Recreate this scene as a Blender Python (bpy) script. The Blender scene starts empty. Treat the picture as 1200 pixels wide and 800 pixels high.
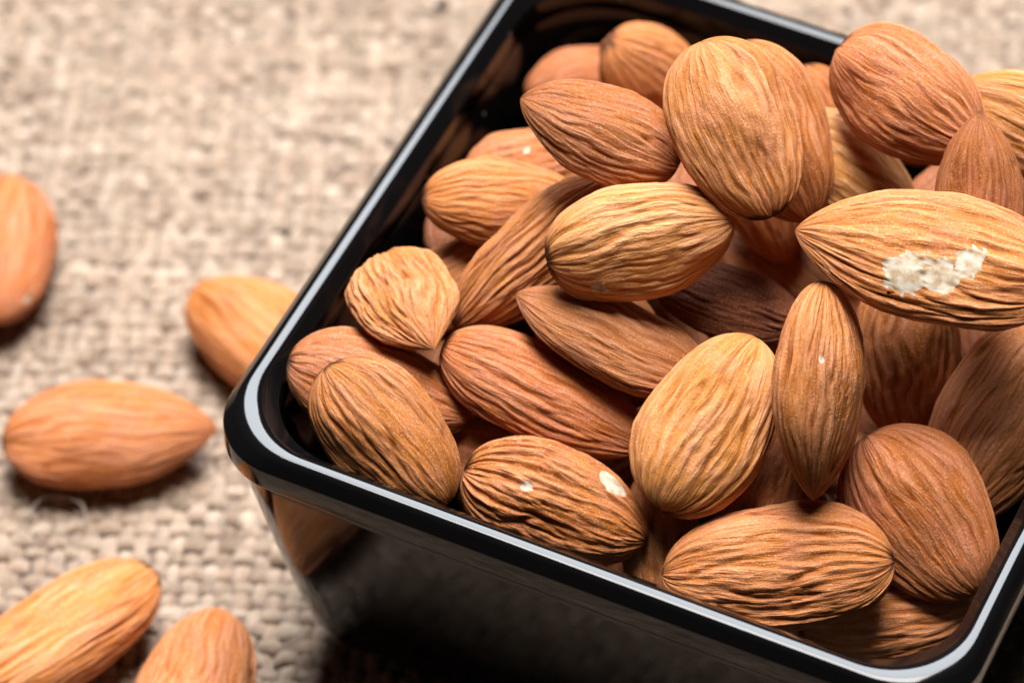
import bpy, math, random
import numpy as np
from mathutils import Quaternion, Vector, Matrix

# ------------------------------------------------------------------ camera, light, exposure
U = 0.01                                   # all lengths below are written in centimetres
scene = bpy.context.scene
col = scene.collection
H = 4.3                                    # height of the bowl's rim above the cloth

CAM = Vector((11.2186, -29.5637, 39.8581))
FWD = Vector((-0.27834, 0.59250, -0.75595))
cd = bpy.data.cameras.new('camera')
cam = bpy.data.objects.new('camera', cd)
col.objects.link(cam)
cam.location = CAM * U
cam.rotation_euler = FWD.to_track_quat('-Z', 'Y').to_euler()
cd.sensor_width = 36.0
cd.lens = 5000.0 / 1200.0 * 36.0
cd.clip_start = 0.01
cd.clip_end = 20.0
cd.dof.use_dof = True
cd.dof.focus_distance = 45.6 * U
cd.dof.aperture_fstop = 19.0
scene.camera = cam

world = bpy.data.worlds.new('World')
scene.world = world
world.use_nodes = True
world.node_tree.nodes['Background'].inputs[0].default_value = (1.0, 0.97, 0.93, 1)
world.node_tree.nodes['Background'].inputs[1].default_value = 0.01

def area(name, direction, dist, sx, sy, radiance, colour, target=(-1.5, 0, 3)):
    l = bpy.data.lights.new(name, 'AREA')
    l.shape = 'RECTANGLE'
    l.size = sx * U
    l.size_y = sy * U
    l.energy = radiance * math.pi * sx * sy * U * U
    l.color = colour
    o = bpy.data.objects.new(name, l)
    col.objects.link(o)
    d = Vector(direction).normalized()
    o.location = (Vector(target) + d * dist) * U
    o.rotation_euler = (-d).to_track_quat('-Z', 'Y').to_euler()
    return o

# a large soft box behind the bowl, and a weaker one overhead
area('soft_box_key', (-0.25, 0.57, 0.85), 85, 42, 29, 27.0, (0.89, 0.94, 1.0))
area('soft_box_fill', (-0.10, 0.20, 1.0), 85, 38, 38, 36.0, (1.0, 0.985, 0.965))

scene.view_settings.view_transform = 'Standard'
scene.view_settings.look = 'None'
scene.view_settings.exposure = 0.0
scene.view_settings.gamma = 1.0
scene.cycles.use_denoising = True
scene.cycles.max_bounces = 8

# ------------------------------------------------------------------ helpers
def srgb(r, g, b):
    f = lambda c: (c / 255 / 12.92) if c <= 10 else ((c / 255 + 0.055) / 1.055) ** 2.4
    return (f(r), f(g), f(b), 1.0)

def mesh_object(name, V, Q, mat, parent=None, smooth=True):
    """one mesh object from numpy vertices (cm) and faces (n x 3 or n x 4)"""
    me = bpy.data.meshes.new(name)
    V = np.asarray(V, np.float32) * U
    Q = np.asarray(Q, np.int32)
    k = Q.shape[1]
    me.vertices.add(len(V))
    me.vertices.foreach_set('co', V.ravel())
    me.loops.add(Q.size)
    me.loops.foreach_set('vertex_index', Q.ravel())
    me.polygons.add(len(Q))
    me.polygons.foreach_set('loop_start', np.arange(0, Q.size, k, dtype=np.int32))
    me.polygons.foreach_set('use_smooth', np.full(len(Q), smooth, bool))
    me.update(calc_edges=True)
    if mat:
        me.materials.append(mat)
    o = bpy.data.objects.new(name, me)
    col.objects.link(o)
    if parent:
        o.parent = parent
    return o

def point_attr(me, name, data):
    data = np.asarray(data, np.float32)
    if data.ndim == 1:
        a = me.attributes.new(name, 'FLOAT', 'POINT')
        a.data.foreach_set('value', data)
    else:
        a = me.attributes.new(name, 'FLOAT_VECTOR', 'POINT')
        a.data.foreach_set('vector', data.ravel())

def tag(o, label=None, cat=None, group=None, kind=None):
    if label: o['label'] = label
    if cat: o['category'] = cat
    if group: o['group'] = group
    if kind: o['kind'] = kind
    return o

_perm = np.random.RandomState(7).permutation(256)
_perm = np.concatenate([_perm, _perm, _perm])
_grad = np.array([(1,1,0),(-1,1,0),(1,-1,0),(-1,-1,0),(1,0,1),(-1,0,1),(1,0,-1),(-1,0,-1),
                  (0,1,1),(0,-1,1),(0,1,-1),(0,-1,-1),(1,1,0),(-1,1,0),(0,-1,1),(0,-1,-1)], np.float32)
def noise(x, y, z):
    xi, yi, zi = np.floor(x).astype(int), np.floor(y).astype(int), np.floor(z).astype(int)
    xf, yf, zf = x - xi, y - yi, z - zi
    xi &= 255; yi &= 255; zi &= 255
    s = lambda a: a * a * a * (a * (a * 6 - 15) + 10)
    u, v, w = s(xf), s(yf), s(zf)
    def g(i, j, k):
        h = _perm[_perm[_perm[xi + i] + yi + j] + zi + k] & 15
        G = _grad[h]
        return G[..., 0] * (xf - i) + G[..., 1] * (yf - j) + G[..., 2] * (zf - k)
    L = lambda a, b, t: a + t * (b - a)
    return L(L(L(g(0,0,0), g(1,0,0), u), L(g(0,1,0), g(1,1,0), u), v),
             L(L(g(0,0,1), g(1,0,1), u), L(g(0,1,1), g(1,1,1), u), v), w)

# ------------------------------------------------------------------ materials
class NT:
    def __init__(self, name):
        self.m = bpy.data.materials.new(name)
        self.m.use_nodes = True
        self.t = self.m.node_tree
        self.b = self.t.nodes['Principled BSDF']
    def n(self, kind, **kw):
        nd = self.t.nodes.new(kind)
        for k, v in kw.items():
            if k.startswith('i_'):
                nd.inputs[k[2:].replace('_', ' ')].default_value = v
            else:
                setattr(nd, k, v)
        return nd
    def l(self, a, b):
        self.t.links.new(a, b)
    def math(self, op, a, b=0.5, clamp=False):
        nd = self.n('ShaderNodeMath', operation=op, use_clamp=clamp)
        for i, v in enumerate((a, b)):
            if hasattr(v, 'links') or hasattr(v, 'is_linked'): self.l(v, nd.inputs[i])
            else: nd.inputs[i].default_value = v
        return nd.outputs[0]
    def mix(self, fac, a, b, blend='MIX'):
        nd = self.n('ShaderNodeMix', data_type='RGBA', blend_type=blend)
        for i, v in ((0, fac), (6, a), (7, b)):
            if hasattr(v, 'is_linked'): self.l(v, nd.inputs[i])
            else: nd.inputs[i].default_value = v
        return nd.outputs[2]
    def ramp(self, fac, stops):
        nd = self.n('ShaderNodeValToRGB')
        e = nd.color_ramp.elements
        while len(e) < len(stops): e.new(0.5)
        for k, (p, c) in enumerate(stops):
            e[k].position = p
            e[k].color = c if len(c) == 4 else (*c, 1)
        self.l(fac, nd.inputs[0])
        return nd.outputs[0]

def almond_skin():
    s = NT('almond_skin')
    inf = s.n('ShaderNodeObjectInfo')
    at = s.n('ShaderNodeAttribute', attribute_name='grain')
    ofs = s.n('ShaderNodeVectorMath', operation='SCALE')
    ofs.inputs[0].default_value = (37, 19, 53)
    s.l(inf.outputs['Random'], ofs.inputs['Scale'])
    def tex(scale, sc, det, rough=0.6):
        m = s.n('ShaderNodeMapping')
        m.inputs['Scale'].default_value = scale
        s.l(at.outputs['Vector'], m.inputs['Vector'])
        a = s.n('ShaderNodeVectorMath', operation='ADD')
        s.l(m.outputs[0], a.inputs[0]); s.l(ofs.outputs[0], a.inputs[1])
        t = s.n('ShaderNodeTexNoise', i_Scale=sc, i_Detail=det, i_Roughness=rough)
        s.l(a.outputs[0], t.inputs['Vector'])
        return t.outputs['Fac']
    streak = tex((7.0, 7.0, 0.7), 1.0, 4.0)
    fine = tex((24.0, 24.0, 3.0), 1.0, 3.0)
    blot = tex((1.6, 1.6, 2.2), 1.0, 3.0)
    gran = tex((26.0, 26.0, 34.0), 1.0, 3.0, 0.7)
    bs = s.n('ShaderNodeHueSaturation', i_Hue=0.4995, i_Saturation=1.08, i_Value=0.98)
    s.l(inf.outputs['Color'], bs.inputs['Color'])
    base = bs.outputs[0]
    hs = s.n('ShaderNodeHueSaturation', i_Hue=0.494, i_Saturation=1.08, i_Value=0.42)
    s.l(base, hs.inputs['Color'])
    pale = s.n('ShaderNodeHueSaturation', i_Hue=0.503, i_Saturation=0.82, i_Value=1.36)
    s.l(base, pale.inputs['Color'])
    k1 = s.ramp(streak, [(0.36, (1, 1, 1)), (0.52, (0, 0, 0))])
    c = s.mix(s.math('MULTIPLY', k1, 0.3), base, hs.outputs[0])
    k2 = s.ramp(streak, [(0.50, (0, 0, 0)), (0.68, (1, 1, 1))])
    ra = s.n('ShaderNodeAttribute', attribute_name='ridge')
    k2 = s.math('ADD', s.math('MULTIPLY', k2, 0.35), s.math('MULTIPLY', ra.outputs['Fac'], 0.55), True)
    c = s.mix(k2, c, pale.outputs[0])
    k3 = s.ramp(fine, [(0.36, (1, 1, 1)), (0.50, (0, 0, 0))])
    c = s.mix(s.math('MULTIPLY', k3, 0.2), c, hs.outputs[0])
    red = s.n('ShaderNodeHueSaturation', i_Hue=0.492, i_Saturation=0.88, i_Value=1.0)
    s.l(base, red.inputs['Color'])
    k4 = s.ramp(blot, [(0.45, (0, 0, 0)), (0.65, (1, 1, 1))])
    c = s.mix(s.math('MULTIPLY', k4, 0.55), c, red.outputs[0])
    k5 = s.ramp(gran, [(0.52, (0, 0, 0)), (0.70, (1, 1, 1))])
    c = s.mix(s.math('MULTIPLY', k5, 0.42), c, srgb(236, 204, 172))
    va = s.n('ShaderNodeAttribute', attribute_name='vein_shade')
    c = s.mix(s.math('MULTIPLY', va.outputs['Fac'], 0.72), c, hs.outputs[0])  # vein pigment, deepened so that furrow shade is painted into the skin
    sc = s.n('ShaderNodeAttribute', attribute_name='scar')
    c = s.mix(sc.outputs['Fac'], c, srgb(52, 32, 26))
    s.l(c, s.b.inputs['Base Color'])
    s.l(s.ramp(gran, [(0.3, (0.46,)*3), (0.7, (0.66,)*3)]), s.b.inputs['Roughness'])
    s.b.inputs['Specular IOR Level'].default_value = 0.22
    s.b.inputs['Sheen Weight'].default_value = 0.0
    s.b.inputs['Sheen Roughness'].default_value = 0.4
    s.b.inputs['Sheen Tint'].default_value = srgb(255, 225, 200)
    h = s.math('ADD', s.math('MULTIPLY', fine, 0.9), s.math('MULTIPLY', gran, 0.45))
    bp = s.n('ShaderNodeBump', i_Strength=0.8, i_Distance=0.0003)
    s.l(h, bp.inputs['Height'])
    s.l(bp.outputs[0], s.b.inputs['Normal'])
    return s.m

def kernel_flesh():
    s = NT('almond_flesh')
    tc = s.n('ShaderNodeTexCoord')
    t = s.n('ShaderNodeTexNoise', i_Scale=900.0, i_Detail=4.0)
    s.l(tc.outputs['Object'], t.inputs['Vector'])
    s.l(s.ramp(t.outputs['Fac'], [(0.35, srgb(158, 130, 98)), (0.60, srgb(198, 184, 164))]), s.b.inputs['Base Color'])
    s.b.inputs['Roughness'].default_value = 0.7
    bp = s.n('ShaderNodeBump', i_Strength=0.5, i_Distance=0.0001)
    s.l(t.outputs['Fac'], bp.inputs['Height']); s.l(bp.outputs[0], s.b.inputs['Normal'])
    return s.m

def black_glaze():
    s = NT('black_glaze')
    tc = s.n('ShaderNodeTexCoord')
    d = s.n('ShaderNodeTexNoise', i_Scale=420.0, i_Detail=3.0)
    s.l(tc.outputs['Object'], d.inputs['Vector'])
    v = s.n('ShaderNodeTexVoronoi', feature='F1', i_Scale=230.0)
    s.l(tc.outputs['Object'], v.inputs['Vector'])
    spot = s.ramp(v.outputs['Distance'], [(0.045, (1, 1, 1)), (0.075, (0, 0, 0))])
    sep = s.n('ShaderNodeSeparateColor')
    s.l(v.outputs['Color'], sep.inputs[0])
    keep = s.math('GREATER_THAN', sep.outputs[0], 0.85)
    dust = s.math('MULTIPLY', spot, keep)
    s.l(s.mix(dust, (0.0035, 0.0032, 0.0033, 1), (0.20, 0.19, 0.18, 1)), s.b.inputs['Base Color'])
    r = s.ramp(d.outputs['Fac'], [(0.35, (0.075,)*3), (0.7, (0.12,)*3)])
    s.l(s.mix(dust, r, (0.8, 0.8, 0.8, 1)), s.b.inputs['Roughness'])
    s.b.inputs['IOR'].default_value = 1.35
    w = s.n('ShaderNodeTexNoise', i_Scale=55.0, i_Detail=2.0)
    s.l(tc.outputs['Object'], w.inputs['Vector'])
    w2 = s.n('ShaderNodeTexNoise', i_Scale=700.0, i_Detail=3.0)
    s.l(tc.outputs['Object'], w2.inputs['Vector'])
    bp = s.n('ShaderNodeBump', i_Strength=0.12, i_Distance=0.0006)
    s.l(s.math('ADD', w.outputs['Fac'], s.math('MULTIPLY', w2.outputs['Fac'], 0.035)), bp.inputs['Height']); s.l(bp.outputs[0], s.b.inputs['Normal'])
    return s.m

def jute(name, dark, mid, light, amount=1.0):
    s = NT(name)
    tc = s.n('ShaderNodeTexCoord')
    inf = s.n('ShaderNodeObjectInfo')
    at = s.n('ShaderNodeAttribute', attribute_name='strand')     # (along cm, around cos, around sin)
    ofs = s.n('ShaderNodeVectorMath', operation='SCALE')
    ofs.inputs[0].default_value = (91, 47, 13)
    s.l(inf.outputs['Random'], ofs.inputs['Scale'])
    def tex(scale, det=3.0, rough=0.6):
        m = s.n('ShaderNodeMapping')
        m.inputs['Scale'].default_value = scale
        s.l(at.outputs['Vector'], m.inputs['Vector'])
        a = s.n('ShaderNodeVectorMath', operation='ADD')
        s.l(m.outputs[0], a.inputs[0]); s.l(ofs.outputs[0], a.inputs[1])
        t = s.n('ShaderNodeTexNoise', i_Scale=1.0, i_Detail=det, i_Roughness=rough)
        s.l(a.outputs[0], t.inputs['Vector'])
        return t.outputs['Fac']
    lng = tex((1.1, 0.3, 0.3))
    fib = tex((5.0, 4.5, 4.5), 4.0, 0.7)
    c = s.ramp(lng, [(0.30, dark), (0.48, mid), (0.68, light)])
    k = s.ramp(fib, [(0.36, (1, 1, 1)), (0.52, (0, 0, 0))])
    c = s.mix(s.math('MULTIPLY', k, 0.5), c, dark)
    k2 = s.ramp(fib, [(0.55, (0, 0, 0)), (0.72, (1, 1, 1))])
    c = s.mix(s.math('MULTIPLY', k2, 0.5), c, light)
    v = s.ramp(inf.outputs['Random'], [(0.0, (0.80, 0.78, 0.74)), (0.5, (1, 1, 1)), (1.0, (1.1, 1.06, 1.03))])
    c = s.mix(1.0, c, v, 'MULTIPLY')
    s.l(c, s.b.inputs['Base Color'])
    s.b.inputs['Roughness'].default_value = 0.85
    s.b.inputs['Specular IOR Level'].default_value = 0.15
    s.b.inputs['Sheen Weight'].default_value = 0.15
    bp = s.n('ShaderNodeBump', i_Strength=0.9, i_Distance=0.0003)
    s.l(fib, bp.inputs['Height']); s.l(bp.outputs[0], s.b.inputs['Normal'])
    return s.m

def plain(name, c, rough=0.8):
    s = NT(name)
    tc = s.n('ShaderNodeTexCoord')
    t = s.n('ShaderNodeTexNoise', i_Scale=150.0, i_Detail=4.0)
    s.l(tc.outputs['Object'], t.inputs['Vector'])
    d = tuple(x * 0.6 for x in c[:3]) + (1,)
    s.l(s.mix(t.outputs['Fac'], d, c), s.b.inputs['Base Color'])
    s.b.inputs['Roughness'].default_value = rough
    return s.m

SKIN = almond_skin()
FLESH = kernel_flesh()
GLAZE = black_glaze()
JUTE = jute('jute_thread', srgb(126, 103, 86), srgb(167, 145, 126), srgb(192, 172, 153))
FUZZ = plain('jute_fibre', srgb(214, 192, 162))
TABLE = plain('table_wood', srgb(140, 112, 86))
HAIR = plain('pale_fibre', srgb(196, 182, 168))
CRUMB = plain('dark_crumb', srgb(62, 40, 30))

# ------------------------------------------------------------------ table and burlap
g = 60.0
tb = mesh_object('table_surface', [(-g, -g, -0.36), (g, -g, -0.36), (g, g, -0.36), (-g, g, -0.36)], [(0, 1, 2, 3)], TABLE, smooth=False)
tag(tb, kind='structure')

rng = np.random.RandomState(11)
PITCH = 0.205
ANG = math.radians(25.2 - 2.5)
EX = np.array([math.cos(ANG), math.sin(ANG)])
EY = np.array([-EX[1], EX[0]])
CEN = np.array([-2.4, 2.2])
NU, NV = 118, 112                            # threads across and along
ZC = -0.115
cloth = bpy.data.objects.new('burlap_cloth', None)
col.objects.link(cloth)
tag(cloth, 'coarse beige burlap cloth woven of thick jute threads under the black bowl', 'cloth')

def thread(i, n_cross, along, across, n_i):
    """one jute thread, over and under its n_cross neighbours"""
    per = 4
    m = n_cross * per
    s = (np.arange(m + 1) / per - n_cross / 2) * PITCH
    k = s / PITCH + n_cross / 2            # crossing coordinate
    seed = 13.7 * i + (0 if along is EX else 511.3)
    o = np.full_like(s, seed)
    lat = (i - n_i / 2 + 0.5) * PITCH + 0.055 * noise(s * 0.9, o, o * 0.31) * 2 + 0.045 * noise(s * 3.1, o + 5, o * 0.11)
    ph = i if along is EX else i + 1
    z = ZC + 0.025 * np.cos(np.pi * (k - 0.5 + ph)) + 0.02 * noise(s * 0.7, o + 9, o * .2) + 0.012 * noise(s * 4.0, o + 19, o * .2)
    slub = 1.0 + 0.45 * noise(s * 0.8, o + 31, o * .7) + 0.35 * noise(s * 3.3, o + 47, o * .3)
    rw = 0.130 * np.clip(slub, 0.6, 1.5)
    rh = 0.052 * np.clip(slub, 0.7, 1.35)
    q = 5
    th = np.pi / 2 + np.arange(q) / q * 2 * np.pi
    tw = th[None, :] + s[:, None] * 3.0
    P2 = CEN + s[:, None] * along
    lat2 = lat[:, None] + rw[:, None] * np.cos(th)
    V = np.empty((m + 1, q, 3))
    V[..., 0] = P2[:, None, 0] + lat2 * across[0]
    V[..., 1] = P2[:, None, 1] + lat2 * across[1]
    V[..., 2] = z[:, None] + rh[:, None] * np.sin(th)
    a = (np.arange(m)[:, None] * q + np.arange(q)[None, :])
    b = (np.arange(m)[:, None] * q + (np.arange(q)[None, :] + 1) % q)
    Q = np.stack([a, b, b + q, a + q], -1).reshape(-1, 4)
    if along is EY: Q = Q[:, ::-1]
    ob = mesh_object('thread', V.reshape(-1, 3), Q, JUTE, cloth)
    st = np.stack([np.repeat(s[:, None], q, 1), np.cos(tw), np.sin(tw)], -1)
    point_attr(ob.data, 'strand', st.reshape(-1, 3))
    return ob

for i in range(NV): thread(i, NU, EX, EY, NV)
for i in range(NU): thread(i, NV, EY, EX, NU)

# loose jute fibres standing off the weave
def fibres(n):
    V, Q = [], []
    for _ in range(n):
        p = CEN + (rng.rand() - 0.5) * NU * PITCH * EX + (rng.rand() - 0.5) * NV * PITCH * EY
        a = rng.rand() * 6.283
        L = 0.12 + 0.35 * rng.rand()
        bend = (rng.rand() - 0.5) * 2.5
        hgt = 0.02 + 0.07 * rng.rand()
        rad = 0.0035 + 0.003 * rng.rand()
        base = len(V)
        seg = 5
        x, y = p
        for k in range(seg + 1):
            f = k / seg
            aa = a + bend * f
            z = -0.03 + hgt * math.sin(math.pi * f) * 1.0
            nx, ny = -math.sin(aa), math.cos(aa)
            V += [(x + nx * rad, y + ny * rad, z), (x - nx * rad, y - ny * rad, z), (x, y, z + rad * 1.6)]
            x += math.cos(aa) * L / seg
            y += math.sin(aa) * L / seg
        for k in range(seg):
            for j in range(3):
                a0 = base + k * 3 + j
                b0 = base + k * 3 + (j + 1) % 3
                Q.append((a0, b0, b0 + 3, a0 + 3))
    return V, Q
fo = mesh_object('loose_fuzz', *fibres(2600), FUZZ, cloth)
tag(fo, kind='stuff')

# ------------------------------------------------------------------ bowl
def loop(h, r, z, arc=16, st=10):
    pts = []
    for q in range(4):
        a0 = q * math.pi / 2
        cx, cy = (h - r) * (1 if q in (0, 3) else -1), (h - r) * (1 if q in (0, 1) else -1)
        for k in range(arc + 1):
            a = a0 + k / arc * math.pi / 2
            pts.append((cx + r * math.cos(a), cy + r * math.sin(a)))
        nx = (q + 1) % 4
        a = (q + 1) * math.pi / 2
        c2 = ((h - r) * (1 if nx in (0, 3) else -1), (h - r) * (1 if nx in (0, 1) else -1))
        e = (c2[0] + r * math.cos(a), c2[1] + r * math.sin(a))
        b = pts[-1]
        for k in range(1, st):
            f = k / st
            pts.append((b[0] + (e[0] - b[0]) * f, b[1] + (e[1] - b[1]) * f))
    return [(x, y, z) for x, y in pts]

def loft(name, prof, parent, closed=False, cap=False):
    V = []
    for h, r, z in prof: V += loop(h, r, z)
    n = len(V) // len(prof)
    Q = []
    rows = len(prof) if closed else len(prof) - 1
    for i in range(rows):
        j2 = (i + 1) % len(prof)
        for k in range(n):
            k2 = (k + 1) % n
            Q.append((i * n + k, i * n + k2, j2 * n + k2, j2 * n + k))
    if cap:
        V.append((0, 0, prof[-1][2]))
        c = len(V) - 1
        for k in range(n):
            Q.append(((len(prof) - 1) * n + k, (len(prof) - 1) * n + (k + 1) % n, c, c))
        # triangles as a fan of thin quads would be degenerate: build them apart
        Q = Q[:-n]
        V.pop()
        i0 = (len(prof) - 1) * n
        V += [(x * 0.02, y * 0.02, z) for x, y, z in V[i0:i0 + n]]
        i1 = i0 + n
        for k in range(n):
            Q.append((i0 + k, i0 + (k + 1) % n, i1 + (k + 1) % n, i1 + k))
    return mesh_object(name, V, Q, GLAZE, parent)

bowl = bpy.data.objects.new('square_bowl', None)
col.objects.link(bowl)
tag(bowl, 'glossy black square ceramic bowl with rounded corners heaped with almonds', 'bowl')

def arcp(c, rad, a0, a1, n):
    return [(c[0] + rad * math.cos(math.radians(a0 + (a1 - a0) * k / n)), c[1] + rad * math.sin(math.radians(a0 + (a1 - a0) * k / n))) for k in range(n + 1)]
# lip: (half width, z) section, outer side first
sec = [(4.19, H - 0.47), (4.34, H - 0.475)] + arcp((4.345, H - 0.42), 0.055, -90, 0, 4)[1:] + [(4.402, H - 0.28)]
sec += arcp((4.352, H - 0.17), 0.05, 0, 40, 4) + arcp((4.225, H - 0.115), 0.115, 36, 88, 9)
sec += [(4.205, H + 0.0006)]
sec += arcp((4.180, H - 0.105), 0.105, 92, 144, 9) + arcp((4.035, H - 0.17), 0.05, 140, 176, 4)
sec += [(3.975, H - 0.24), (3.965, H - 0.33), (3.965, H - 0.47)]
def rr(h):                                 # corner radius: the lip widens in the corners
    return 1.02 - (h - 3.96) * 0.34
loft('rim', [(h, rr(h), z) for h, z in sec], bowl, closed=True)
# wall: outer face from the lip to the foot, then the inner face and floor
wo = [(4.30, H - 0.40), (4.335, H - 0.50), (4.32, H - 0.62), (4.23, H - 1.2), (4.07, H - 2.2), (3.91, H - 3.1), (3.81, H - 3.55), (3.68, H - 3.85), (3.45, H - 4.08), (3.08, H - 4.18)]
loft('outer_wall', [(h, 0.90 + (h - 4.2) * 0.2, z) for h, z in wo], bowl)
wi = [(3.985, H - 0.40), (3.955, H - 0.47), (3.90, H - 0.9), (3.80, H - 1.8), (3.70, H - 2.6), (3.60, H - 2.9), (3.40, H - 3.05), (2.9, H - 3.1), (2.0, H - 3.1)]
loft('inner_wall', [(h, 0.95, z) for h, z in wi][::-1][::-1], bowl, cap=True)
loft('foot_ring', [(h, 0.85, z) for h, z in [(2.6, 0.14), (2.62, 0.02), (2.70, 0.0), (2.95, 0.0), (3.05, 0.02), (3.09, 0.14)]], bowl)

# ------------------------------------------------------------------ almonds
def profile(t, b, p1=2.4, tm=-0.12, p2=2.15):
    lo = np.clip((tm - t) / (tm + 1), 0, 1) ** p1
    hi = np.clip((t - tm) / (1 - tm), 0, 1) ** p2
    return np.where(t < tm, (1 - lo) ** 0.5, (1 - hi) ** b)

def clip_patch(Q, m, data):
    """cut the surface along m = 0: skin where m > 0, bare flesh where m < 0"""
    Tr = np.concatenate([Q[:, [0, 1, 2]], Q[:, [0, 2, 3]]])
    neg = m[Tr] < 0
    cnt = neg.sum(1)
    skin = [tuple(t) for t in Tr[cnt == 0].tolist()]
    bare = [tuple(t) for t in Tr[cnt == 3].tolist()]
    new, cut = [], {}
    def mid(a, b):
        k = (min(a, b), max(a, b))
        if k not in cut:
            f = m[a] / (m[a] - m[b])
            cut[k] = len(data) + len(new)
            new.append(data[a] + f * (data[b] - data[a]))
        return cut[k]
    for tri in Tr[(cnt == 1) | (cnt == 2)].tolist():
        ng = [m[v] < 0 for v in tri]
        odd = ng.index(True) if sum(ng) == 1 else ng.index(False)
        a, b, c = tri[odd], tri[(odd + 1) % 3], tri[(odd + 2) % 3]
        p, q = mid(a, b), mid(a, c)
        one, two = (bare, skin) if sum(ng) == 1 else (skin, bare)
        one.append((a, p, q))
        two += [(p, b, c), (p, c, q)]
    if new:
        data = np.concatenate([data, np.array(new)])
    return np.array(skin), (np.array(bare) if bare else None), data

def almond(pos, quat, L, W, T, colour, seed, rings=88, segs=220, wrinkle=1.0, tip=0.6, scar=0.35, tipdark=0.0, chips=(), grooves=3.7, bend=0.0, keel=0.0, blunt=2.4):
    t1 = -np.cos(np.linspace(0, math.pi, rings))
    p1 = np.arange(segs) / segs * 2 * math.pi
    t, ph = np.meshgrid(t1, p1, indexing='ij')
    f = profile(t, tip, blunt)
    o = seed * 17.31
    # fan of long furrows from the blunt end to the tip
    wob = 0.11 * noise(np.cos(ph) * 1.3 + o, np.sin(ph) * 1.3, t * 1.8) + 0.022 * noise(np.cos(ph) * 4 + o, np.sin(ph) * 4, t * 6.0)
    pw = ph + wob
    cx, cy = np.cos(pw), np.sin(pw)
    n1 = noise(cx * grooves + o, cy * grooves + 3.3, t * 0.85 + o)
    n2 = noise(cx * grooves * 2.1 + o, cy * grooves * 2.1 + 7.1, t * 1.5 + o * 1.3)
    n3 = noise(cx * grooves * 3.6 + o, cy * grooves * 3.6, t * 4.5 + o * 2.3)
    n4 = noise(np.cos(ph) * 6 + o, np.sin(ph) * 6, t * 11 + o)
    dep = np.clip(0.62 + 1.1 * noise(np.cos(ph) * 1.1 + o, np.sin(ph) * 1.1 + 4, t * 1.6 + o), 0.15, 1.3)
    g1 = np.exp(-(n1 / 0.065) ** 2)
    g2 = np.exp(-(n2 / 0.09) ** 2)
    fade = np.clip(f, 0, 1) ** 0.6
    # fairly even ribs running along the nut
    rph = (23 + seed * 7 % 10) * pw + 5.0 * noise(np.cos(ph) * 1.8 + o, np.sin(ph) * 1.8, t * 1.4 + o) + 1.9 * noise(np.cos(ph) * 5 + o, np.sin(ph) * 5, t * 4.5)
    rib = np.sin(rph)
    amp = np.clip(0.55 + 1.7 * noise(np.cos(ph) * 1.7 + o + 9, np.sin(ph) * 1.7, t * 2.2 + o), 0.08, 1.2)
    hgt = 0.0062 * rib * amp - 0.006 * np.clip((-0.55 - rib) / 0.45, 0, 1) * amp - 0.024 * g1 * dep - 0.010 * g2 * (0.3 + dep * .7) + 0.018 * n1 + 0.010 * n3 + 0.005 * n4
    hgt = hgt * wrinkle * fade * (0.62 + 0.6 * ((seed * 13 % 7) / 6.0))
    lump = 0.075 * noise(np.cos(ph) * 0.9 + o + 50, np.sin(ph) * 0.9, t * 1.2) * fade
    sy, sz = np.cos(ph), np.sin(ph)
    lens = 1.0 - (0.16 + keel) * sy ** 2
    Y = W / 2 * f * sy
    Z = T / 2 * f ** 1.06 * sz * lens
    X = L / 2 * t
    # a dimple at the blunt end
    nl = np.sqrt(sy ** 2 / (W * W) + sz ** 2 / (T * T)) * W
    dy, dz = sy / W * T, sz
    ln = np.sqrt(dy ** 2 + dz ** 2)
    dy, dz = dy / ln, dz / ln
    ax = t * np.abs(t) ** 2 * 0.6
    hh = hgt + lump
    X = X + hh * ax
    Y = Y + hh * dy
    Z = Z + hh * dz
    Y = Y + bend * W * (t ** 2 - 0.3)
    V = np.stack([X, Y, Z], -1).reshape(-1, 3)
    idx = np.arange(rings * segs).reshape(rings, segs)
    a = idx[:-1]; b = np.roll(idx, -1, 1)[:-1]
    c = np.roll(idx, -1, 1)[1:]; d = idx[1:]
    Q = np.stack([a, b, c, d], -1).reshape(-1, 4)
    grain = np.stack([np.cos(pw), np.sin(pw), t * (L / W) * 0.9], -1).reshape(-1, 3)
    vein_shade = np.clip(g1 * dep * 0.9 + 0.3 * g2 * dep, 0, 1) * fade
    vein_shade = np.clip(vein_shade * 0.85 + 0.55 * np.clip((-0.4 - rib) / 0.6, 0, 1) * amp * fade, 0, 1)  # dark veins plus crease shade painted along grooves and rib valleys
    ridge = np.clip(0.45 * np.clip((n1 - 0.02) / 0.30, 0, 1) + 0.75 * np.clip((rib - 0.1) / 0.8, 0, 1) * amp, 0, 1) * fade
    sc = np.zeros_like(t)
    nz = noise(np.cos(ph) * 2 + o, np.sin(ph) * 2, t * 6)
    if scar:
        sc = np.maximum(sc, np.clip((scar * 0.16 - (t + 1) + 0.06 * nz) / 0.05, 0, 1) * 0.85)
    if tipdark:
        sc = np.maximum(sc, np.clip((tipdark * 0.2 - (1 - t) + 0.10 * nz) / 0.06, 0, 1) * 0.9)
    # bare patches where the skin has flaked off
    m = np.ones_like(t)
    for (ct, cp, size, rag) in chips:
        du = (t - ct) * L / 2
        rloc = (W + T) / 4 * profile(np.array(ct), tip)
        dv = (np.mod(ph - cp + math.pi, 2 * math.pi) - math.pi) * rloc
        q = np.sqrt(du ** 2 + (dv * 1.25) ** 2) / size
        edge = rag * 0.42 * noise(du * 7 + o, dv * 9, t * 0 + cp * 7) + rag * 0.35 * noise(du * 22 + o, dv * 22, t * 0 + cp * 3)
        m = np.minimum(m, q + edge - 0.82)
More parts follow.
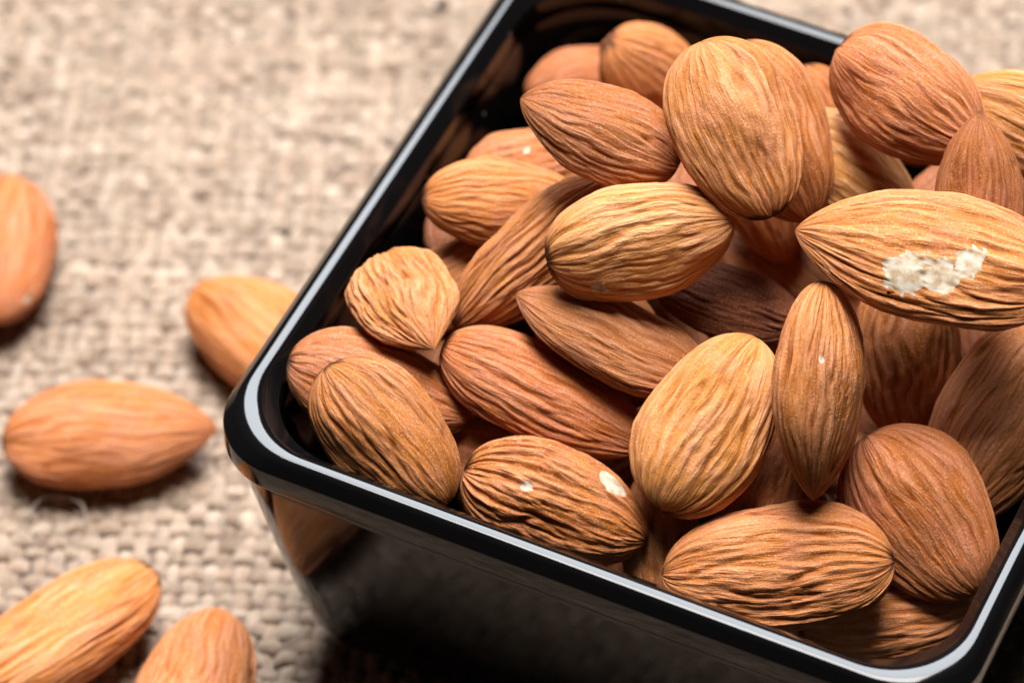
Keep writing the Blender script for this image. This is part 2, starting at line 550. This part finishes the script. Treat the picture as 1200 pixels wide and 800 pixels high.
    if chips:
        sink = 0.012 * np.clip(-m / 0.12, 0, 1).reshape(-1, 1)
        nrm = np.stack([ax, dy, dz], -1).reshape(-1, 3)
        flat = np.clip(-m / 0.15, 0, 1).reshape(-1, 1) * 0.85
        V = V - (sink + flat * hgt.reshape(-1, 1)) * nrm
    data = np.concatenate([V, grain, vein_shade.reshape(-1, 1), sc.reshape(-1, 1), ridge.reshape(-1, 1)], 1)
    bare = None
    if chips:
        Q, bare, data = clip_patch(Q, m.reshape(-1), data)
    V = data[:, :3]
    ob = mesh_object('almond', V, Q, SKIN)
    point_attr(ob.data, 'grain', data[:, 3:6])
    point_attr(ob.data, 'vein_shade', data[:, 6])
    point_attr(ob.data, 'scar', data[:, 7])
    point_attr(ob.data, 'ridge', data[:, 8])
    ob.color = colour
    ob.location = Vector(pos) * U
    ob.rotation_mode = 'QUATERNION'
    ob.rotation_quaternion = Quaternion(quat)
    if bare is not None:
        # each flaked patch is a part of its own
        lab = {}
        def find(a):
            while lab.setdefault(a, a) != a:
                lab[a] = lab[lab[a]]
                a = lab[a]
            return a
        for a, b, c in bare.tolist():
            ra = find(a)
            lab[find(b)] = ra
            lab[find(c)] = ra
        roots = np.array([find(a) for a in bare[:, 0].tolist()])
        for rt in np.unique(roots):
            T3 = bare[roots == rt]
            if len(T3) < 14: continue
            used, inv = np.unique(T3, return_inverse=True)
            mesh_object('bare_patch', V[used], inv.reshape(-1, 3), FLESH, ob)
    return ob

PLACE = {
    'u39': ((0.172, 1.501, 2.946), (0.9258, 0.3168, 0.1634, -0.1254), 1.877, 1.086, 0.706),
    'u40': ((-0.406, -1.724, 2.897), (0.8046, 0.3318, -0.0506, 0.4898), 1.812, 1.001, 0.651),
    'u35': ((-2.622, 0.628, 4.526), (0.9375, 0.2057, -0.0019, 0.2806), 1.744, 1.004, 0.652),
    'u15': ((-2.923, -0.817, 3.927), (0.8522, 0.2827, -0.0501, 0.4374), 1.829, 0.971, 0.631),
    'u23': ((0.171, -0.329, 4.511), (0.9846, 0.1279, 0.0913, 0.0762), 1.772, 0.876, 0.569),
    'u31': ((-1.509, -2.469, 3.268), (0.9336, 0.3205, 0.1015, 0.1243), 1.890, 1.040, 0.676),
    'u32': ((0.403, -2.690, 3.029), (0.5106, 0.1716, -0.3406, 0.7706), 1.777, 0.969, 0.630),
    'u29': ((1.292, -1.741, 3.623), (0.6387, 0.2970, -0.1558, 0.6926), 1.866, 1.073, 0.697),
    'u33': ((-0.348, 1.830, 4.169), (0.8604, 0.1654, 0.3441, -0.3376), 1.958, 1.095, 0.712),
    'u37': ((0.215, 2.151, 4.878), (0.8118, 0.2996, 0.3339, -0.3738), 1.664, 0.966, 0.628),
    'u28': ((2.946, -2.102, 2.595), (0.9548, 0.1586, -0.0360, 0.2487), 2.150, 1.162, 0.755),
    'u38': ((2.646, 2.306, 4.678), (0.7374, 0.3400, -0.1406, 0.5664), 1.915, 1.149, 0.747),
    'u18': ((-2.982, -2.754, 4.062), (0.9770, 0.1473, 0.1264, 0.0880), 2.110, 1.166, 0.758),
    'u24': ((2.107, 0.086, 4.034), (0.7943, 0.2045, 0.3699, -0.4364), 1.912, 1.190, 0.774),
    'u11': ((-3.174, 3.035, 3.500), (0.9418, 0.0590, -0.0950, 0.3171), 1.423, 0.885, 0.575),
    'u10': ((-2.178, 2.961, 4.000), (0.8500, 0.2740, 0.4479, 0.0420), 1.764, 1.112, 0.723),
    'u12': ((-2.642, -0.239, 4.780), (0.9355, 0.2648, 0.1114, 0.2058), 1.868, 1.012, 0.658),
    'u13': ((-1.987, -0.831, 4.785), (0.5126, -0.0583, 0.5150, -0.6846), 2.408, 1.047, 0.681),
    'u25': ((3.318, -0.134, 3.830), (0.6458, 0.0386, 0.3705, -0.6665), 2.493, 1.437, 0.862),
    'u04': ((2.535, 2.315, 5.783), (0.0577, 0.1053, -0.5133, 0.8498), 1.977, 1.272, 0.763),
    'u07': ((0.812, 1.553, 5.063), (0.9583, 0.1379, 0.2489, -0.0265), 1.737, 1.164, 0.699),
    'u17': ((-1.268, -2.103, 4.111), (0.9791, 0.1440, 0.1422, 0.0205), 2.526, 1.114, 0.724),
    'u14': ((-3.011, -1.965, 4.656), (0.9308, 0.0539, -0.0571, -0.3571), 1.533, 1.139, 0.570),
    'u19': ((-2.552, -3.447, 4.246), (0.8966, 0.3435, 0.1964, -0.1990), 1.988, 1.290, 0.709),
    'u16': ((-0.840, -1.414, 4.615), (0.0540, -0.1263, -0.0609, -0.9886), 2.222, 1.189, 0.713),
    'u20': ((-0.714, -3.070, 3.584), (0.9286, 0.3477, 0.1262, 0.0295), 2.118, 1.229, 0.737),
    'u09': ((-1.596, -0.030, 6.180), (0.0583, -0.1767, 0.1774, -0.9664), 1.886, 1.079, 0.702),
    'u02': ((0.028, 0.979, 5.947), (0.8775, 0.2198, 0.3093, -0.2931), 2.115, 1.277, 0.766),
    'u26': ((2.961, -1.540, 3.658), (0.8628, 0.3978, 0.1425, -0.2776), 2.082, 1.566, 0.814),
    'u03': ((1.253, 1.849, 6.209), (0.9002, 0.4097, 0.0184, -0.1464), 1.946, 1.304, 0.809),
    'u05': ((2.425, 1.066, 5.982), (0.5429, 0.2564, -0.4087, 0.6874), 1.779, 0.995, 0.647),
    'u21': ((0.609, -1.997, 4.471), (0.7179, 0.2556, -0.1797, 0.6222), 2.136, 1.396, 0.768),
    'u27': ((1.802, -2.771, 3.509), (0.2248, -0.0224, 0.2836, -0.9319), 2.501, 1.365, 0.710),
    'u22': ((1.646, -1.448, 4.961), (0.7556, -0.2613, 0.5278, -0.2868), 2.349, 1.526, 0.916),
    'u08': ((-0.752, -0.816, 5.588), (0.8311, 0.4720, 0.0651, 0.2869), 2.073, 1.308, 0.719),
    'u01': ((-0.140, 0.312, 6.544), (0.8739, 0.2376, 0.2663, -0.3301), 2.044, 1.385, 0.720),
    'u06': ((2.277, -0.080, 6.042), (0.1069, -0.0507, 0.1881, -0.9750), 2.895, 1.501, 0.826),
    't1': ((-9.684, -0.047, 0.479), (0.8387, -0.0586, 0.0378, -0.5401), 2.350, 1.380, 0.950),
    't2': ((-5.975, 0.007, 0.477), (0.9844, 0.0430, -0.0075, -0.1707), 2.500, 1.350, 0.950),
    't3': ((-7.025, -2.080, 0.472), (0.9598, 0.1009, 0.0274, 0.2606), 2.580, 1.380, 0.920),
    't4': ((-6.119, -5.057, 0.511), (0.5487, 0.0577, -0.0872, -0.8294), 2.950, 1.450, 1.000),
    't5': ((-4.295, -5.001, 0.508), (0.5964, -0.0522, -0.0698, 0.7979), 2.250, 1.420, 1.000),
}

# key: (skin colour, extra shape arguments, label)
ALMONDS = {
    'u01': ((208, 138, 86), dict(wrinkle=1.08, tip=.5, tipdark=.5, scar=0),
            'broad upright orange almond with a black spot at its lower end, top of the heap'),
    'u02': ((196, 120, 68), dict(rings=76, segs=176, wrinkle=0.81, tip=.55),
            'smooth orange almond tucked behind the broad black-spotted one'),
    'u03': ((186, 112, 72), dict(wrinkle=1.01, tip=.5, tipdark=.25),
            'plump reddish almond overhanging the back rim of the bowl'),
    'u04': ((214, 146, 86), dict(rings=76, segs=176, wrinkle=0.94),
            'pale yellowish almond cut by the right picture edge, behind the plump reddish one'),
    'u05': ((168, 100, 60), dict(wrinkle=1.1, tip=.85, tipdark=.15),
            'small almond with its pointed tip standing up, near the right picture edge'),
    'u06': ((198, 126, 72), dict(wrinkle=1.25, tip=.78, chips=((0.149, 1.021, 0.3, 0.8), (-0.118, 1.1, 0.24, 0.8), (-0.303, 1.414, 0.21, 0.8), (0.715, 0.419, 0.05, 0.8))),
            'largest almond, lying across the heap with white flaked patches on its side'),
    'u07': ((222, 162, 100), dict(rings=76, segs=176, wrinkle=0.81),
            'pale almond wedged between the broad black-spotted one and the largest one'),
    'u08': ((226, 160, 102), dict(wrinkle=0.85, tip=.5, scar=.5, chips=((-0.518, 2.173, 0.1, 1.0),)),
            'pale yellow almond lying on top, a chipped white speck at its dark blunt end'),
    'u09': ((152, 88, 48), dict(wrinkle=1.1, tip=.78),
            'dark brown wrinkled almond pointing left at the back of the heap'),
    'u10': ((196, 120, 66), dict(rings=76, segs=176, wrinkle=0.94, tip=.5),
            'rounded orange almond furthest back along the far side'),
    'u11': ((170, 98, 62), dict(rings=76, segs=176, wrinkle=0.94),
            'small reddish almond end peeking out behind the dark wrinkled one'),
    'u12': ((196, 122, 66), dict(wrinkle=1.01, tip=.55),
            'orange almond lying level beside the left inner wall of the bowl'),
    'u13': ((190, 122, 72), dict(wrinkle=1.1, tip=.6),
            'long tan almond slanting down to the left beneath the pale yellow one'),
    'u14': ((192, 124, 74), dict(wrinkle=1.5, tip=.95, blunt=4.0),
            'short furrowed almond tipped towards the camera near the left wall'),
    'u15': ((180, 110, 62), dict(rings=70, segs=110),
            'almond mostly hidden behind the short furrowed one'),
    'u16': ((166, 104, 64), dict(wrinkle=1.0, tip=.7, chips=((-0.788, 2.566, 0.09, 1.0),), keel=.1),
            'flat brown almond pointing left, under the pale yellow one'),
    'u17': ((178, 98, 56), dict(wrinkle=1.15, tip=.6),
            'long smooth reddish brown almond with a shadow across its middle'),
    'u18': ((164, 94, 56), dict(wrinkle=1.35, tip=.6),
            'wrinkled almond in the left corner, half covered by the deeply grooved one'),
    'u19': ((176, 110, 60), dict(wrinkle=1.7, tip=.52),
            'deeply grooved broad almond against the rim in the left corner'),
    'u20': ((178, 106, 54), dict(wrinkle=1.6, tip=.5, chips=((0.48, 0.46, 0.22, 0.25), (-0.348, 1.388, 0.085, 1.0))),
            'wrinkled almond with two white flecks beside the near rim'),
    'u21': ((222, 152, 90), dict(wrinkle=1.01, tip=.5),
            'bright pale orange almond standing upright in the middle of the bowl'),
    'u22': ((188, 120, 70), dict(wrinkle=1.1, tip=.85, blunt=1.7, chips=((-0.288, 2.487, 0.05, 1.0),), keel=-.1),
            'narrow upright almond seen edge on, pointed at both ends'),
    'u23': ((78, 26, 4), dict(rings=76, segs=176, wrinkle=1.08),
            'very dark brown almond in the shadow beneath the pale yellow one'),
    'u24': ((172, 104, 58), dict(rings=76, segs=176, wrinkle=1.1),
            'almond in shade below the largest one, right of the edge-on almond'),
    'u25': ((196, 124, 78), dict(wrinkle=1.1, tip=.55),
            'brown almond leaning on the right wall, cut by the picture edge'),
    'u26': ((196, 116, 70), dict(wrinkle=1.2, tip=.5),
            'plump reddish almond with deep creases by the right wall'),
    'u27': ((196, 122, 70), dict(wrinkle=1.15, tip=.5),
            'broad orange almond lying along the near rim, lowest of the big ones'),
    'u28': ((200, 124, 72), dict(rings=76, segs=176, wrinkle=0.94),
            'almond half buried in the near right corner of the bowl'),
    'u29': ((172, 98, 54), dict(rings=70, segs=110),
            'dark almond sliver between the bright upright one and the edge-on one'),
    'u31': ((166, 92, 54), dict(rings=70, segs=110),
            'dark almond sliver under the smooth reddish one, above the white-flecked one'),
    'u32': ((170, 104, 60), dict(rings=70, segs=110),
            'almond sliver standing between the white-flecked one and the near rim almond'),
    'u39': ((150, 90, 52), dict(rings=70, segs=110),
            "dark almond in the gap left of the largest one's tip"),
    'u40': ((160, 96, 56), dict(rings=70, segs=110),
            'dark almond in the gap right of the white-flecked one'),
    'u33': ((186, 110, 62), dict(rings=76, segs=176, wrinkle=1.0),
            'shaded almond directly below the broad black-spotted one'),
    'u35': ((176, 106, 66), dict(rings=70, segs=110, chips=((-0.118, 1.335, 0.06, 1.0),)),
            'almond with a pale fleck peeking out above the one by the left wall'),
    'u37': ((190, 116, 68), dict(rings=76, segs=176, wrinkle=0.94),
            'smooth almond by the far wall, left of the plump overhanging one'),
    'u38': ((190, 116, 70), dict(rings=70, segs=110),
            'almond behind the small pointed one, cut by the right picture edge'),
    't1': ((192, 112, 70), dict(wrinkle=0.81, tip=.52, chips=((0.726, 0.419, 0.09, 1.0),)),
            'almond on the burlap cut off by the left picture edge'),
    't2': ((208, 130, 72), dict(wrinkle=1.08, tip=.55),
            'orange almond on the burlap half hidden behind the left corner of the bowl'),
    't3': ((194, 116, 70), dict(wrinkle=1.05, tip=.78),
            'whole almond on the burlap pointing right at the left corner of the bowl'),
    't4': ((216, 138, 82), dict(wrinkle=1.01, tip=.55, scar=.6),
            'large light almond on the burlap in the bottom left corner with a dark end'),
    't5': ((200, 126, 80), dict(wrinkle=1.08, tip=.52, tipdark=.1),
            'almond on the burlap standing lengthwise at the bottom edge, left of the bowl'),
}
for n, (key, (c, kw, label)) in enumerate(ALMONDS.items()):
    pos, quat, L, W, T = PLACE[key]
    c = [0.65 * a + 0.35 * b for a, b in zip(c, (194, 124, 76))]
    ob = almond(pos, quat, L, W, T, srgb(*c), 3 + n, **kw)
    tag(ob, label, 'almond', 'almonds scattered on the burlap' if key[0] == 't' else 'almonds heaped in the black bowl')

# almonds lower down in the bowl, seen only as dark shapes in the gaps: (place, turn, length)
DEEP = [
    ((-1.61, -1.31, 1.69), (0.534, 0.101, -0.046, -0.838), 2.02),
    ((-2.60, 2.59, 1.71), (0.750, 0.048, 0.015, 0.660), 1.96),
    ((0.63, -2.06, 1.73), (0.499, 0.019, 0.179, 0.848), 2.08),
    ((2.09, 2.46, 1.77), (0.843, 0.108, 0.183, -0.494), 1.92),
    ((2.80, -0.96, 1.80), (0.777, -0.208, -0.049, 0.593), 2.01),
    ((-2.26, 0.30, 1.82), (0.683, -0.161, 0.109, -0.704), 1.99),
    ((-0.16, -0.75, 1.82), (0.809, -0.231, 0.026, 0.539), 1.98),
    ((2.98, 1.65, 1.85), (0.738, 0.149, 0.155, -0.640), 2.09),
    ((-0.80, -2.63, 1.85), (0.424, 0.201, 0.027, -0.883), 1.96),
    ((1.87, -2.30, 1.86), (0.329, 0.179, 0.189, 0.908), 2.02),
    ((0.46, 1.56, 1.87), (0.533, 0.115, -0.193, -0.816), 2.29),
    ((-0.53, 2.72, 1.97), (0.930, -0.120, -0.074, -0.341), 2.20),
    ((-1.02, 0.82, 2.00), (0.494, 0.145, -0.107, 0.850), 2.00),
    ((1.57, -0.39, 2.03), (0.600, 0.051, 0.318, 0.733), 2.11),
    ((2.01, 1.03, 2.16), (0.189, 0.009, -0.319, 0.929), 2.13),
    ((-2.73, -2.56, 2.28), (0.710, 0.248, -0.208, -0.626), 2.12),
    ((-1.55, -2.41, 2.42), (0.410, -0.022, -0.022, 0.912), 2.03),
    ((-2.78, -0.75, 2.47), (0.911, -0.078, 0.085, -0.396), 2.15),
    ((-2.56, 2.27, 2.53), (0.177, -0.278, 0.234, -0.915), 2.10),
    ((-1.00, -0.82, 2.56), (0.997, -0.059, 0.032, 0.023), 2.28),
    ((0.91, 2.99, 2.59), (0.908, 0.316, 0.109, 0.250), 2.13),
    ((0.81, -1.02, 2.61), (0.881, 0.075, -0.235, -0.404), 2.00),
    ((2.96, 0.16, 2.68), (0.681, 0.271, 0.118, 0.670), 2.28),
    ((1.53, 0.23, 2.71), (0.030, -0.115, -0.265, -0.957), 1.92),
    ((-0.43, 0.47, 2.79), (0.349, 0.070, 0.313, 0.880), 2.18),
    ((-0.89, 2.59, 2.84), (0.700, -0.182, 0.148, 0.675), 2.16),
    ((-2.59, 0.53, 2.88), (0.788, -0.323, 0.109, -0.512), 2.02),
    ((2.21, 2.53, 2.89), (0.451, -0.212, -0.032, -0.867), 2.05),
    ((-2.85, -1.87, 3.15), (0.747, 0.032, -0.066, -0.661), 2.17),
    ((2.11, -1.06, 3.18), (0.104, 0.126, -0.087, 0.983), 1.92),
    ((-1.76, 0.20, 3.30), (0.673, -0.160, 0.251, -0.678), 2.10),
    ((0.58, 2.56, 3.37), (0.230, -0.045, -0.335, 0.913), 2.02),
    ((1.57, 1.22, 3.47), (0.422, 0.091, -0.137, 0.892), 2.24),
    ((2.84, 1.38, 3.61), (0.559, -0.061, -0.008, 0.827), 1.96),
    ((0.58, 0.10, 3.65), (0.967, -0.174, 0.186, 0.023), 2.13),
    ((-3.24, 0.50, 3.65), (0.716, -0.056, 0.024, 0.695), 1.95),
    ((-1.85, 1.64, 3.78), (0.912, -0.273, -0.021, 0.306), 2.09),
    ((1.80, 2.73, 3.89), (0.485, -0.178, 0.133, -0.846), 2.00),
    ((-1.20, -0.80, 3.93), (0.254, 0.180, -0.148, 0.939), 1.99),
    ((-0.98, 3.04, 3.95), (0.324, 0.149, 0.296, 0.886), 2.12),
    ((0.59, 3.25, 4.22), (0.165, -0.095, -0.295, -0.936), 2.00),
    ((-1.20, 0.83, 4.27), (0.604, 0.017, -0.299, 0.739), 2.06),
]
deep = [almond((0, 0, 0), (1, 0, 0, 0), 2.1, 1.2, 0.755, srgb(168, 100, 58), 90 + k, rings=60, segs=84) for k in range(3)]
for k, (pos, quat, L) in enumerate(DEEP):
    o = deep[k]
    if k + 1 < len(DEEP):
        nxt = deep[k % 3].copy() if k + 1 >= 3 else None
        if nxt: deep.append(nxt); col.objects.link(nxt)
    o.location = Vector(pos) * U
    o.rotation_mode = 'QUATERNION'
    o.rotation_quaternion = Quaternion(quat)
    o.scale = (L / 2.1,) * 3
    o.color = srgb(*[(168, 100, 58), (150, 88, 52), (182, 112, 64), (140, 80, 48)][k % 4])
    tag(o, 'almond deep in the bowl, a dark shape in the gaps under the heap', 'almond', 'almonds deep in the bowl')

# ------------------------------------------------------------------ small things on the cloth
def tube(name, pts, rad, mat, q=6, sub=8):
    P = [Vector(p) for p in pts]
    out = []
    for i in range(len(P) - 1):
        p0, p1, p2, p3 = P[max(i - 1, 0)], P[i], P[i + 1], P[min(i + 2, len(P) - 1)]
        for s in range(sub):
            f = s / sub
            out.append(0.5 * ((2 * p1) + (p2 - p0) * f + (2 * p0 - 5 * p1 + 4 * p2 - p3) * f * f + (3 * p1 - p0 - 3 * p2 + p3) * f ** 3))
    out.append(P[-1])
    V, Q = [], []
    for i, p in enumerate(out):
        d = (out[min(i + 1, len(out) - 1)] - out[max(i - 1, 0)]).normalized()
        a = d.cross(Vector((0, 0, 1))).normalized()
        b = a.cross(d)
        r = rad * (0.5 + 0.5 * math.sin(math.pi * min(1, (i + 1) / len(out))) ** 0.4)
        for k in range(q):
            t = k / q * 2 * math.pi
            V.append(p + a * r * math.cos(t) + b * r * math.sin(t))
    for i in range(len(out) - 1):
        for k in range(q):
            Q.append((i * q + k, i * q + (k + 1) % q, (i + 1) * q + (k + 1) % q, (i + 1) * q + k))
    return mesh_object(name, V, Q, mat)
lf = tube('loose_fibre', [(-7.56, -3.36, 0.0), (-7.50, -3.16, 0.06), (-7.44, -3.02, 0.10), (-7.22, -2.92, 0.12), (-7.00, -2.90, 0.10), (-6.88, -3.00, 0.05), (-6.84, -3.12, 0.0)], 0.011, HAIR)
tag(lf, 'thin pale curled fibre lying on the burlap below the whole almond', 'fibre')

def crumb():
    n, q = 9, 10
    V, Q = [], []
    for i in range(n):
        t = -math.cos(math.pi * i / (n - 1))
        for k in range(q):
            a = k / q * 2 * math.pi
            r = 0.045 * math.sqrt(max(0.0, 1 - t * t)) + 0.002
            r *= 1 + 0.5 * float(noise(np.array(math.cos(a) * 1.3), np.array(math.sin(a) * 1.3), np.array(t * 2.0 + 4)))
            V.append((0.13 * t, r * math.cos(a) + 0.02 * t * t, r * 0.8 * math.sin(a)))
    for i in range(n - 1):
        for k in range(q):
            Q.append((i * q + k, (i + 1) * q + k, (i + 1) * q + (k + 1) % q, i * q + (k + 1) % q))
    o = mesh_object('crumb', V, Q, CRUMB)
    o.location = Vector((-6.80, 6.62, 0.03)) * U
    o.rotation_euler = (0, 0, math.radians(75))
    return o
tag(crumb(), 'tiny dark brown crumb on the burlap behind the bowl', 'crumb')
